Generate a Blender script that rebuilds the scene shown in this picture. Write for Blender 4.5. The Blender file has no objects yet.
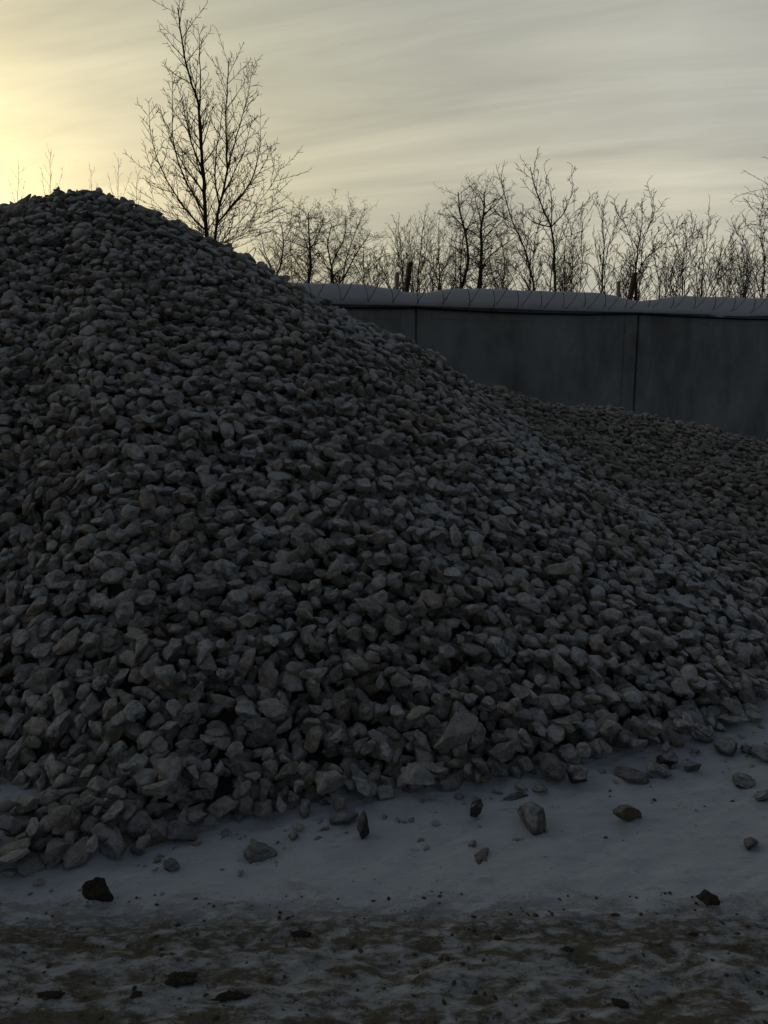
import bpy, bmesh, math, random
import numpy as np
from mathutils import Vector, Matrix
random.seed(11)
RNG = np.random.default_rng(11)
R = math.radians
scene = bpy.context.scene
COL = scene.collection

# ------------------------------------------------------------------ camera
EYE = 1.6
PITCH = R(9.52)
FPX, W, HGT = 769.0, 768, 1024
cd = bpy.data.cameras.new("camera")
cam = bpy.data.objects.new("camera", cd)
COL.objects.link(cam)
cam.location = (0, 0, EYE)
cam.rotation_euler = (R(90) - PITCH, 0, 0)
cd.sensor_fit = 'VERTICAL'
cd.sensor_height = 36.0
cd.lens = FPX / HGT * 36.0
cd.clip_start = 0.05
cd.clip_end = 5000
scene.camera = cam

# ------------------------------------------------------------------ sky and sun
SUN_AZ, SUN_EL = R(-33), R(9)          # azimuth from +Y, negative to the west side (-X)
SUN_DIR = Vector((math.sin(SUN_AZ) * math.cos(SUN_EL), math.cos(SUN_AZ) * math.cos(SUN_EL), math.sin(SUN_EL)))
scene.view_settings.view_transform = 'Standard'
scene.view_settings.look = 'None'
scene.view_settings.exposure = 0.0
scene.view_settings.gamma = 1.0
scene.view_settings.use_curve_mapping = False


class NT:
    """small helper that adds and links shader nodes"""
    def __init__(self, tree):
        self.t = tree
        for n in list(tree.nodes):
            tree.nodes.remove(n)

    def n(self, kind, ins=None, **props):
        nd = self.t.nodes.new(kind)
        for k, v in props.items():
            setattr(nd, k, v)
        for k, v in (ins or {}).items():
            self.set(nd, k, v)
        return nd

    def set(self, nd, k, v):
        sock = nd.inputs[k]
        if hasattr(v, 'is_output'):
            self.t.links.new(v, sock)
        elif hasattr(v, 'outputs'):
            self.t.links.new(v.outputs[0], sock)
        else:
            sock.default_value = v

    def math(self, op, a, b=0.0, c=None, clamp=False):
        ins = {0: a, 1: b}
        if c is not None:
            ins[2] = c
        return self.n('ShaderNodeMath', ins, operation=op, use_clamp=clamp).outputs[0]

    def mix(self, f, a, b, blend='MIX'):
        nd = self.n('ShaderNodeMix', data_type='RGBA', blend_type=blend)
        self.set(nd, 0, f)
        self.set(nd, 6, a)
        self.set(nd, 7, b)
        return nd.outputs[2]

    def ramp(self, f, stops, interp='LINEAR'):
        nd = self.n('ShaderNodeValToRGB', {0: f})
        cr = nd.color_ramp
        cr.interpolation = interp
        while len(cr.elements) < len(stops):
            cr.elements.new(0.5)
        for e, (p, c) in zip(cr.elements, stops):
            e.position = p
            e.color = c if len(c) == 4 else (*c, 1)
        return nd.outputs[0]

    def rng(self, v, a, b, c=0.0, d=1.0):
        return self.n('ShaderNodeMapRange', {0: v, 1: a, 2: b, 3: c, 4: d}, clamp=True).outputs[0]

    def noise(self, vec, scale, detail=3.0, rough=0.5, dist=0.0):
        return self.n('ShaderNodeTexNoise', {'Vector': vec, 'Scale': scale, 'Detail': detail, 'Roughness': rough, 'Distortion': dist}).outputs[0]


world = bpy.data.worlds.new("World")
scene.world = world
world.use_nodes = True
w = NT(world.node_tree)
tc = w.n('ShaderNodeTexCoord').outputs['Generated']
sky = w.n('ShaderNodeTexSky', sky_type='NISHITA', sun_disc=False, sun_elevation=SUN_EL,
          sun_rotation=SUN_AZ, altitude=200, air_density=1.2, dust_density=3.0, ozone_density=1.0)
sep = w.n('ShaderNodeSeparateXYZ', {0: tc})
dx, dy, dz = sep.outputs[0], sep.outputs[1], sep.outputs[2]
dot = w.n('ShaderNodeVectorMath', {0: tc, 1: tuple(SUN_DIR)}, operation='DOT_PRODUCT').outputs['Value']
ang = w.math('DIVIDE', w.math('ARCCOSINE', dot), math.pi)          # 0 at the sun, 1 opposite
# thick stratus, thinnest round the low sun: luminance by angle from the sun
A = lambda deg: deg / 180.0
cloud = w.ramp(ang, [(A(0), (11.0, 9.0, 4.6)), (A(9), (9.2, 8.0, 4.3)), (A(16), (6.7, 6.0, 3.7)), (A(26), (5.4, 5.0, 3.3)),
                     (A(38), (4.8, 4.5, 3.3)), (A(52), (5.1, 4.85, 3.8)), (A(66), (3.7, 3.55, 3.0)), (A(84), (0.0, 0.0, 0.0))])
cloud_v = w.n('ShaderNodeVectorMath', {0: cloud, 3: 1.0}, operation='SCALE').outputs[0]
# streaks: the view ray met with a flat cloud deck
den = w.math('ADD', w.math('MAXIMUM', dz, 0.0), 0.12)
u = w.math('DIVIDE', dx, den)
v = w.math('DIVIDE', dy, den)
deck = w.n('ShaderNodeCombineXYZ', {0: u, 1: v, 2: 0.0})
mp = w.n('ShaderNodeMapping', {0: deck, 2: (0, 0, R(164)), 3: (3.2, 0.62, 1.0)}, vector_type='TEXTURE')
streak = w.noise(mp, 1.5, 8.0, 0.6, 0.9)
mp2 = w.n('ShaderNodeMapping', {0: deck, 1: (3.1, 1.7, 0.0), 2: (0, 0, R(172)), 3: (2.4, 0.9, 1.0)}, vector_type='TEXTURE')
broad = w.noise(mp2, 0.7, 4.0, 0.5, 0.5)
mod = w.math('MULTIPLY', w.rng(streak, 0.33, 0.67, 0.80, 1.16), w.rng(broad, 0.3, 0.7, 0.84, 1.14))
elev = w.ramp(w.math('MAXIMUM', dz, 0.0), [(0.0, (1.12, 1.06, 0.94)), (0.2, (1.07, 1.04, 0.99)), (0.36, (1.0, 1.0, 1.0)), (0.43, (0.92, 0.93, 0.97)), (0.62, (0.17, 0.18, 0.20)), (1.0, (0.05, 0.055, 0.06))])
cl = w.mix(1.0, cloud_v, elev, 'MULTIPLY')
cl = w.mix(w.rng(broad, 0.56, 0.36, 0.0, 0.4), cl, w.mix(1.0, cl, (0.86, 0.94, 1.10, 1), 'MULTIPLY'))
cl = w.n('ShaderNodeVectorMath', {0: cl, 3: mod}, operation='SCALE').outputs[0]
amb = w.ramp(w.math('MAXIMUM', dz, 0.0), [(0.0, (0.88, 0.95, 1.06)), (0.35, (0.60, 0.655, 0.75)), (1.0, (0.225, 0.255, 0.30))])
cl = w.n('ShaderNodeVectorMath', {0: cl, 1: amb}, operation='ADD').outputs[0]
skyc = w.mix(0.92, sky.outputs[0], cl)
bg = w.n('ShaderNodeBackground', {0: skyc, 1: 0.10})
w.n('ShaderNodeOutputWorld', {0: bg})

sl = bpy.data.lights.new("sun", 'SUN')
sl.energy = 0.6
sl.angle = R(12)
sl.color = (1.0, 0.86, 0.62)
sun = bpy.data.objects.new("sun", sl)
COL.objects.link(sun)
sun.rotation_euler = (-SUN_DIR).to_track_quat('-Z', 'Y').to_euler()
sun.location = (-20, 30, 12)


# ------------------------------------------------------------------ helpers
def tag(o, label=None, cat=None, group=None, kind=None):
    for k, val in (('label', label), ('category', cat), ('group', group), ('kind', kind)):
        if val:
            o[k] = val
    return o


def empty(name, loc, rz=0.0):
    o = bpy.data.objects.new(name, None)
    COL.objects.link(o)
    o.location = loc
    o.rotation_euler = (0, 0, rz)
    o.empty_display_size = 0.2
    return o


def np_mesh(name, verts, faces, mat, smooth=True):
    """faces: (n,3) or (n,4) int array"""
    me = bpy.data.meshes.new(name)
    k = faces.shape[1]
    me.vertices.add(len(verts))
    me.vertices.foreach_set('co', np.ascontiguousarray(verts, dtype=np.float32).ravel())
    me.loops.add(faces.size)
    me.loops.foreach_set('vertex_index', np.ascontiguousarray(faces, dtype=np.int32).ravel())
    me.polygons.add(len(faces))
    me.polygons.foreach_set('loop_start', np.arange(0, faces.size, k, dtype=np.int32))
    me.polygons.foreach_set('use_smooth', np.full(len(faces), smooth))
    me.update(calc_edges=True)
    me.validate()
    me.materials.append(mat)
    return me


def link(name, me, parent=None, loc=None):
    o = bpy.data.objects.new(name, me)
    COL.objects.link(o)
    if parent:
        o.parent = parent
    if loc is not None:
        o.location = loc
    return o


class Tubes:
    """collects tapered tubes and boxes into one mesh"""
    def __init__(self):
        self.v, self.f, self.n = [], [], 0

    def tube(self, pts, rad, sides=4):
        pts = np.asarray(pts, float)
        m = len(pts)
        tan = np.gradient(pts, axis=0)
        tan /= np.linalg.norm(tan, axis=1, keepdims=True) + 1e-9
        ref = np.array([0.31, 0.17, 0.93]) if abs(tan[0, 2]) < 0.85 else np.array([0.93, 0.31, 0.17])
        a = np.cross(tan, ref)
        a /= np.linalg.norm(a, axis=1, keepdims=True) + 1e-9
        b = np.cross(tan, a)
        th = np.arange(sides) * 2 * math.pi / sides
        rad = np.asarray(rad, float)[:, None, None]
        ring = pts[:, None, :] + rad * (np.cos(th)[None, :, None] * a[:, None, :] + np.sin(th)[None, :, None] * b[:, None, :])
        self.v.append(ring.reshape(-1, 3))
        i = np.arange(m - 1)[:, None] * sides
        j = np.arange(sides)[None, :]
        j2 = (j + 1) % sides
        q = np.stack([i + j, i + j2, i + sides + j2, i + sides + j], -1).reshape(-1, 4)
        self.f.append(q + self.n)
        for k in (0, m - 1):
            if sides == 4:
                self.f.append(np.array([[0, 1, 2, 3]]) + self.n + k * sides)
        self.n += m * sides

    def build(self, name, mat, parent=None, smooth=True):
        return link(name, np_mesh(name, np.concatenate(self.v), np.concatenate(self.f), mat, smooth), parent)


def mat_new(name):
    m = bpy.data.materials.new(name)
    m.use_nodes = True
    return m, NT(m.node_tree)


def finish(t, col, rough=0.9, bump=None, strength=0.3, dist=0.02, spec=0.2):
    p = t.n('ShaderNodeBsdfPrincipled', {'Base Color': col, 'Roughness': rough, 'Specular IOR Level': spec})
    if bump is not None:
        b = t.n('ShaderNodeBump', {'Height': bump, 'Strength': strength, 'Distance': dist})
        t.set(p, 'Normal', b.outputs[0])
    t.n('ShaderNodeOutputMaterial', {0: p.outputs[0]})
    return p


# ------------------------------------------------------------------ materials
def stone_material(name, per_vertex):
    m, t = mat_new(name)
    geo = t.n('ShaderNodeNewGeometry')
    pos = geo.outputs['Position']
    if per_vertex:
        nd = t.n('ShaderNodeAttribute', attribute_name='tint')
        tint, dust_toplight = nd.outputs['Color'], nd.outputs['Alpha']
    else:
        nd = t.n('ShaderNodeObjectInfo')
        tint, dust_toplight = nd.outputs['Color'], nd.outputs['Alpha']
    n1 = t.noise(pos, 28.0, 5.0, 0.6)
    n2 = t.noise(pos, 160.0, 3.0, 0.6)
    n3 = t.noise(pos, 1.1, 4.0, 0.6)
    base = t.mix(1.0, tint, t.ramp(n1, [(0.3, (0.52, 0.52, 0.53)), (0.7, (1.28, 1.25, 1.20))]), 'MULTIPLY')
    base = t.mix(1.0, base, t.ramp(n2, [(0.3, (0.8, 0.8, 0.8)), (0.7, (1.15, 1.15, 1.15))]), 'MULTIPLY')
    up = t.n('ShaderNodeSeparateXYZ', {0: geo.outputs['Normal']}).outputs[2]
    f = t.math('ADD', up, t.rng(n1, 0.2, 0.8, -0.35, 0.35))
    f = t.math('ADD', f, t.rng(n3, 0.35, 0.65, -0.35, 0.35))
    f = t.math('MULTIPLY', t.rng(f, 0.15, 0.85, 0.0, 1.0), t.rng(n2, 0.25, 0.6, 0.5, 1.0))
    n4 = t.noise(pos, 42.0, 4.0, 0.65)
    f = t.math('MULTIPLY', f, t.rng(n4, 0.38, 0.60, 0.45, 1.35))
    f = t.math('MULTIPLY', f, dust_toplight, clamp=True)
    col = t.mix(f, base, (0.72, 0.75, 0.79, 1))  # snow dust on upward faces, whitened further to paint in top-lit contrast
    h = t.math('ADD', n1, t.math('MULTIPLY', n2, 0.35))
    finish(t, col, 0.95, h, 0.8, 0.03, 0.1)
    return m


M_STONE_ALL = stone_material('dusty_limestone_heap', True)
M_STONE = stone_material('dusty_limestone', False)

# ground: snow, with a frozen muddy road along the front
m, t = mat_new('snow_and_frozen_mud')
geo = t.n('ShaderNodeNewGeometry')
pos = geo.outputs['Position']
gy = t.n('ShaderNodeSeparateXYZ', {0: pos}).outputs[1]
st = t.n('ShaderNodeMapping', {0: pos, 3: (0.9, 2.1, 1.0)})
n1 = t.noise(st, 6.2, 8.0, 0.64, 0.4)
n2 = t.noise(st, 15.0, 6.0, 0.68)
n3 = t.noise(pos, 95.0, 4.0, 0.65)
n4 = t.noise(st, 1.3, 3.0, 0.5)
edge = t.math('ADD', gy, t.math('ADD', t.rng(n1, 0.3, 0.7, -0.14, 0.14), t.rng(n2, 0.3, 0.7, -0.10, 0.10)))
road = t.rng(edge, 2.22, 2.09)
snowc = t.mix(t.rng(n1, 0.35, 0.75, 0.0, 0.7), (0.68, 0.74, 0.84, 1), (0.53, 0.58, 0.67, 1))
snowc = t.mix(t.rng(n2, 0.56, 0.72, 0.0, 0.45), snowc, (0.36, 0.37, 0.39, 1))
grit = t.math('ADD', t.math('MULTIPLY', n2, 0.5), t.math('MULTIPLY', n3, 0.5))
snowc = t.mix(t.rng(grit, 0.60, 0.64, 0.0, 0.7), snowc, (0.16, 0.15, 0.14, 1))
slush = t.mix(t.rng(n2, 0.36, 0.60), (0.54, 0.575, 0.62, 1), (0.27, 0.275, 0.275, 1))
slush = t.mix(t.rng(grit, 0.52, 0.60, 0.0, 0.8), slush, (0.10, 0.09, 0.075, 1))
# mud: most along the inner wheel track and towards the viewer, a cleaner streak between
lane = t.ramp(t.rng(t.math('ADD', gy, t.rng(n4, 0.3, 0.7, -0.05, 0.05)), 1.60, 2.25), [(0.0, (0.9,) * 3), (0.22, (0.75,) * 3), (0.36, (0.22,) * 3), (0.50, (0.45,) * 3), (0.66, (1.0,) * 3), (0.90, (0.75,) * 3), (1.0, (0.3,) * 3)])
mudv = t.math('ADD', t.math('ADD', t.math('MULTIPLY', n1, 0.62), t.math('MULTIPLY', n2, 0.38)), t.math('MULTIPLY', t.math('SUBTRACT', lane, 0.55), 0.10))
mudf = t.rng(mudv, 0.475, 0.555)
mud = t.mix(t.rng(n3, 0.3, 0.7), (0.080, 0.070, 0.050, 1), (0.21, 0.185, 0.135, 1))
roadc = t.mix(t.math('MULTIPLY', mudf, 0.92), slush, mud)
col = t.mix(road, snowc, roadc)
h = t.math('ADD', t.math('MULTIPLY', n2, 1.0), t.math('MULTIPLY', n3, 0.45))
finish(t, col, 0.92, h, 0.5, 0.02, 0.15)
M_GROUND = m

m, t = mat_new('wind_packed_snow')
pos = t.n('ShaderNodeNewGeometry').outputs['Position']
n1 = t.noise(pos, 5.0, 4.0, 0.55)
n2 = t.noise(pos, 60.0, 2.0, 0.5)
finish(t, t.mix(n1, (0.80, 0.83, 0.89, 1), (0.88, 0.90, 0.94, 1)), 0.9, t.math('ADD', n1, t.math('MULTIPLY', n2, 0.3)), 0.5, 0.04, 0.1)
M_SNOW = m

m, t = mat_new('weathered_concrete')
pos = t.n('ShaderNodeNewGeometry').outputs['Position']
n1 = t.noise(pos, 1.3, 5.0, 0.6)
stn = t.noise(t.n('ShaderNodeMapping', {0: pos, 3: (1.5, 1.5, 0.6)}), 1.0, 6.0, 0.65)
n3 = t.noise(pos, 45.0, 3.0, 0.6)
c = t.mix(t.rng(n1, 0.3, 0.7), (0.27, 0.285, 0.29, 1), (0.40, 0.41, 0.405, 1))
c = t.mix(t.rng(stn, 0.45, 0.70, 0.0, 0.7), c, (0.13, 0.13, 0.125, 1))
c = t.mix(t.rng(n3, 0.55, 0.75, 0.0, 0.35), c, (0.17, 0.17, 0.17, 1))
finish(t, c, 0.92, t.math('ADD', n3, t.math('MULTIPLY', n1, 0.5)), 0.3, 0.01, 0.15)
M_CONC = m


def simple(name, a, b, scale, rough=0.85, bump=0.3, metal=0.0):
    m, t = mat_new(name)
    pos = t.n('ShaderNodeTexCoord').outputs['Object']
    n1 = t.noise(pos, scale, 4.0, 0.6)
    p = finish(t, t.mix(t.rng(n1, 0.3, 0.7), (*a, 1), (*b, 1)), rough, n1, bump, 0.01)
    p.inputs['Metallic'].default_value = metal
    return m


M_RUST = simple('rusty_steel', (0.06, 0.045, 0.035), (0.13, 0.085, 0.055), 30, 0.8, 0.3, 0.3)
M_PALE_IRON = simple('pale_weathered_steel', (0.26, 0.23, 0.19), (0.38, 0.34, 0.28), 30, 0.8)
M_WIRE = simple('dull_wire', (0.05, 0.05, 0.05), (0.10, 0.09, 0.08), 40, 0.6, 0.1, 0.6)
M_RUBBER = simple('black_cable', (0.012, 0.012, 0.013), (0.025, 0.025, 0.026), 40, 0.7, 0.1)
M_BARK = simple('dark_bark', (0.035, 0.030, 0.025), (0.085, 0.072, 0.058), 22, 0.95, 0.5)
M_BARK2 = simple('grey_brown_bark', (0.075, 0.062, 0.048), (0.15, 0.125, 0.095), 18, 0.95, 0.5)
M_MUD = simple('frozen_mud', (0.030, 0.027, 0.023), (0.075, 0.065, 0.052), 35, 0.9, 0.6)

M_GRIT = simple('dirty_grit', (0.05, 0.045, 0.038), (0.15, 0.135, 0.11), 60, 0.95, 0.4)

# ------------------------------------------------------------------ the heap's surface
RIDGE_A = [(-6.5, 8.6, 3.66), (-4.0, 8.3, 3.39), (-3.05, 8.1, 3.50)]
RIDGE_B = [(0.7, 9.8, 1.39), (1.3, 10.2, 1.50), (2.2, 10.3, 1.30), (3.1, 10.6, 1.27), (3.9, 10.6, 1.08), (5.2, 10.6, 0.68), (6.6, 10.6, 0.45), (9.0, 10.8, 0.35)]


RIDGE_C = [(-0.85, 2.85, 0.15), (-1.00, 2.66, 0.09), (-1.33, 2.41, 0.055)]


def ridge_cone(x, y, pts, s, lat=1.0):
    out = np.full(np.shape(x), -9.0)
    for (ax, ay, az), (bx, by, bz) in zip(pts[:-1], pts[1:]):
        l2 = (bx - ax) ** 2 + (by - ay) ** 2
        tt = np.clip(((x - ax) * (bx - ax) + (y - ay) * (by - ay)) / l2, 0, 1)
        d = np.hypot((x - ax - tt * (bx - ax)) * lat, y - ay - tt * (by - ay))
        out = np.maximum(out, az + tt * (bz - az) - s * (np.sqrt(d * d + 0.12) - 0.35))
    return out


BUMPS = [(RNG.uniform(0.5, 2.4), RNG.uniform(0, 6.28), RNG.uniform(0, 6.28)) for _ in range(14)]


def lumps(x, y):
    z = 0
    for k, a, ph in BUMPS:
        z = z + np.sin((x * math.cos(a) + y * math.sin(a)) * k * 2 + ph) / (1 + 1.2 * k)
    return z * 0.03


def heap_z(x, y):
    th = np.degrees(np.arctan2(y - 8.1, x + 3.05))
    rr = np.interp(th, [-180, -100, -76, -68, -60, -48, -35, -20, 0, 30, 180], [5.6, 5.1, 5.1, 5.85, 6.05, 6.44, 6.85, 6.95, 6.75, 6.4, 5.6])
    a = ridge_cone(x, y, RIDGE_A, 3.62 / rr)
    # the shoulder falls away more steeply into the valley before the second heap
    d = np.hypot(x + 3.05, y - 8.1)
    a = a - np.interp(th, [-44, -30, -18, 15, 40], [0.0, 0.07, 0.27, 0.27, 0.0]) * np.maximum(d - 3.5, 0)
    b = ridge_cone(x, y, RIDGE_B, 0.248, 2.1)
    c = ridge_cone(x, y, RIDGE_C, 0.75) - 0.75 * 0.003
    return np.maximum(0.5 * (a + b + np.sqrt((a - b) ** 2 + 0.012)), c) + lumps(x, y) * np.clip(y / 4 - 0.4, 0.1, 1) - 0.005


def hnoise(x, y, seed, scale):
    """cheap smooth noise from summed sines"""
    r = np.random.default_rng(seed)
    z = 0
    for _ in range(12):
        a, ph, k = r.uniform(0, 6.28), r.uniform(0, 6.28), r.uniform(0.5, 2.2) * scale
        z = z + np.sin((x * math.cos(a) + y * math.sin(a)) * k + ph)
    return z / 12


def ground_z(x, y):
    near = np.exp(-(np.hypot(x, y - 2) / 9) ** 2)
    z = 0.030 * hnoise(x, y, 3, 2.2) + 0.014 * hnoise(x, y * 1.8, 4, 12) + 0.010 * hnoise(x, y * 1.7, 7, 26) * (0.5 + 0.5 * np.clip(x + 0.6, 0, 1.4)) + 0.007 * hnoise(x, y * 1.5, 9, 60)
    road = 1 / (1 + np.exp(np.clip((y - 2.12) / 0.05, -60, 60)))
    z = z + road * (0.016 * hnoise(x * 0.6, y * 1.7, 5, 22) + 0.011 * hnoise(x, y * 1.4, 6, 55) + 0.005 * hnoise(x, y * 1.3, 8, 120) - 0.012)
    return z * near


def axis(lo, hi, step, far):
    core = np.arange(lo, hi + 1e-6, step)
    out, d, s = [], 0, step
    while d < far:
        s *= 1.35
        d += s
        out.append(d)
    out = np.array(out)
    return np.concatenate([(lo - out)[::-1], core, hi + out])


gx = axis(-2.6, 3.2, 0.014, 900)
gyv = axis(1.2, 3.9, 0.012, 900)
GX, GY = np.meshgrid(gx, gyv)
GZ = ground_z(GX, GY)
ny, nx = GX.shape
ii = np.arange(ny - 1)[:, None] * nx + np.arange(nx - 1)[None, :]
gf = np.stack([ii, ii + 1, ii + nx + 1, ii + nx], -1).reshape(-1, 4)
ground = link('ground', np_mesh('ground', np.stack([GX, GY, GZ], -1).reshape(-1, 3), gf, M_GROUND))
tag(ground, 'snowy yard ground with a frozen muddy road along the front', 'ground', kind='structure')

# ------------------------------------------------------------------ concrete wall behind the heap
WX0, WY0 = 0.57, 14.23
WANG = math.atan(0.275)
WU = np.array([math.cos(WANG), math.sin(WANG)])
PANEL = 4.56
WTOP = 3.0
wall = empty('concrete_wall', (WX0, WY0, 0), WANG)
tag(wall, 'long grey precast concrete panel wall behind the stone heap, capped with snow', 'wall')


def box_bm(bm, x0, x1, y0, y1, z0, z1, bevel=0.0):
    r = bmesh.ops.create_cube(bm, size=1)
    for vv in r['verts']:
        vv.co = Vector((x0 + (vv.co.x + .5) * (x1 - x0), y0 + (vv.co.y + .5) * (y1 - y0), z0 + (vv.co.z + .5) * (z1 - z0)))
    if bevel:
        es = {e for vv in r['verts'] for e in vv.link_edges}
        bmesh.ops.bevel(bm, geom=list(es), offset=bevel, segments=2, affect='EDGES')


def bm_obj(name, bm, mat, parent=None):
    me = bpy.data.meshes.new(name)
    bm.to_mesh(me)
    bm.free()
    me.materials.append(mat)
    return link(name, me, parent)


bm = bmesh.new()
# one panel: slab, raised border on the yard side (local -Y)
g = 0.02
box_bm(bm, -0.12, 0.12, 0.05, 0.18, -0.2, WTOP - 0.03, 0.01)
box_bm(bm, g, PANEL - g, 0.0, 0.13, -0.2, WTOP, 0.012)
box_bm(bm, g + 0.004, 0.30, -0.014, 0.004, -0.19, WTOP - 0.004, 0.01)
box_bm(bm, PANEL - 0.30, PANEL - g - 0.004, -0.014, 0.004, -0.19, WTOP - 0.004, 0.01)
box_bm(bm, 0.297, PANEL - 0.297, -0.011, 0.004, WTOP - 0.26, WTOP - 0.006, 0.01)
box_bm(bm, 0.297, PANEL - 0.297, -0.011, 0.004, -0.19, 0.25, 0.01)
p0 = bm_obj('panel', bm, M_CONC, wall)
for k in range(-3, 4):
    p = p0 if k == -3 else p0.copy()
    if k != -3:
        COL.objects.link(p)
        p.parent = wall
    p.location = (k * PANEL, 0.012 * math.sin(k * 2.1), 0.02 * math.sin(k * 1.3))


def wall_pt(s, off, z):
    """metres along the wall, towards the yard (-) or beyond it (+), height"""
    return (WX0 + WU[0] * s - WU[1] * off, WY0 + WU[1] * s + WU[0] * off, z)


# snow lying on the wall: a loaf with a dip at every post
ns, npf = 900, 18
S = np.linspace(-3 * PANEL, 4 * PANEL, ns)
dipd = np.abs((S / PANEL) - np.round(S / PANEL)) * PANEL
crest = 0.295 - 0.115 * np.exp(-(dipd / 0.55) ** 2) + 0.035 * hnoise(S, S * 0, 21, 0.9) + 0.018 * hnoise(S, S * 0, 22, 4) + 0.010 * hnoise(S, S * 0, 27, 11)
front = 0.17 + 0.03 * hnoise(S, S * 0, 23, 1.5) + 0.02 * hnoise(S, S * 0, 24, 6) + 0.012 * hnoise(S, S * 0, 28, 14)
hang = 0.02 + 0.022 * hnoise(S, S * 0, 25, 1.8)
hang += 0.05 * np.exp(-((S - 6.32) / 0.10) ** 2) + 0.025 * np.exp(-((S - 6.8) / 0.5) ** 2)
verts = []
for j in range(npf):
    a = math.pi * j / (npf - 1)                     # 0 yard side, pi far side
    ca, sa = math.cos(a), math.sin(a)
    ce = np.sign(ca) * abs(ca) ** 0.55
    off = 0.07 - ce * (front + 0.07)
    zz = WTOP - 0.03 + (crest + 0.03) * sa ** 0.62 - np.where(j == 0, hang, 0) * 1.0
    verts.append(np.stack([WX0 + WU[0] * S - WU[1] * off, WY0 + WU[1] * S + WU[0] * off, zz], -1))
V = np.stack(verts, 1)
SS, JJ = np.meshgrid(S, np.arange(npf), indexing='ij')
V[:, 1:-1, 2] += (0.016 * hnoise(SS * 5, JJ * 0.9, 71, 1.0) + 0.010 * hnoise(SS * 14, JJ * 1.6, 72, 1.0))[:, 1:-1]
V = V.reshape(-1, 3)
i = np.arange(ns - 1)[:, None] * npf
j = np.arange(npf)[None, :]
j2 = (j + 1) % npf
f = np.stack([i + j, i + npf + j, i + npf + j2, i + j2], -1).reshape(-1, 4)
snowcap = link('snow_cap', np_mesh('snow_cap', V, f, M_SNOW))
tag(snowcap, 'thick rounded bank of snow lying along the top of the concrete wall', 'snow', kind='stuff')

# cable sagging along the wall under the snow
tb = Tubes()
ss = np.linspace(-3 * PANEL, 4 * PANEL, 240)
zc = WTOP - 0.075 - 0.05 * np.sin((ss / PANEL % 1) * math.pi) + 0.012 * hnoise(ss, ss * 0, 31, 2.5)
tb.tube([wall_pt(a, -0.075, b) for a, b in zip(ss, zc)], np.full(len(ss), 0.017), 6)
cable = tb.build('cable', M_RUBBER)
tag(cable, 'black cable sagging along the concrete wall just under the snow', 'cable')

# steel brackets at the panel joints
bracket_labels = ['rusty pair of steel stakes in the snow at the wall joint beside the heap',
                  'rusty pair of steel stakes in the snow at the wall joint farther from the heap']
for k, lab in ((0, bracket_labels[0]), (1, bracket_labels[1])):
    root = empty('wire_bracket', wall_pt(k * PANEL - 0.22, 0.06, WTOP - 0.1), WANG)
    tag(root, lab, 'bracket', 'steel brackets on the wall')
    for name, mt, x0, lean, hh, wdt in (('stake', M_RUST, 0.0, 0.15 if k else 0.12, 0.84, 0.075), ('short_stake', M_PALE_IRON, -0.12, 0.02 if not k else -0.12, 0.66, 0.06)):
        bm = bmesh.new()
        # an angle iron: two thin flanges
        box_bm(bm, 0, wdt, 0, 0.012, 0, hh, 0.003)
        box_bm(bm, 0, 0.012, 0.0125, wdt, 0, hh - 0.01, 0.003)
        o = bm_obj(name, bm, mt, root)
        o.location = (x0, 0.0 if name == 'stake' else 0.1, 0)
        o.rotation_euler = (0.05, lean, 0.25)

# coiled barbed wire half buried in the snow
tb = Tubes()
pitch, rad = 0.47, 0.44
for hand, ph in ((1, 0.0), (-1, 0.6)):
    tt = np.arange(-2.2 * PANEL, 3.2 * PANEL, 0.018)
    th = hand * tt / pitch * 2 * math.pi / 1.0 + ph
    rr = rad + 0.05 * hnoise(tt, tt * 0, 41 + hand, 1.2)
    off = 0.0 + rr * np.cos(th) * 0.92
    zz = WTOP + 0.40 + 0.07 * hnoise(tt, tt * 0, 51 + hand, 0.8) + rr * np.sin(th)
    sx = tt + 0.16 * hnoise(tt, tt * 0, 61 + hand, 1.3) + hand * 0.30 * np.sin(th)
    pts = np.stack([WX0 + WU[0] * sx - WU[1] * off, WY0 + WU[1] * sx + WU[0] * off, zz], -1)
    tb.tube(pts, np.full(len(pts), 0.006), 4)
    for q in range(5, len(pts) - 1, 7):              # barbs
        d = RNG.normal(size=3)
        d = d / np.linalg.norm(d) * 0.03
        tb.tube([pts[q] - d, pts[q] + d], [0.003, 0.003], 4)
wire = tb.build('barbed_wire_coil', M_WIRE)
tag(wire, 'loose coil of barbed wire half buried in the snow on the wall', 'barbed wire')


# ------------------------------------------------------------------ trees
def rot_about(v, ax, a):
    return np.array(Matrix.Rotation(a, 3, Vector(ax)) @ Vector(v))


def unit(v):
    return v / (np.linalg.norm(v) + 1e-9)


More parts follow.
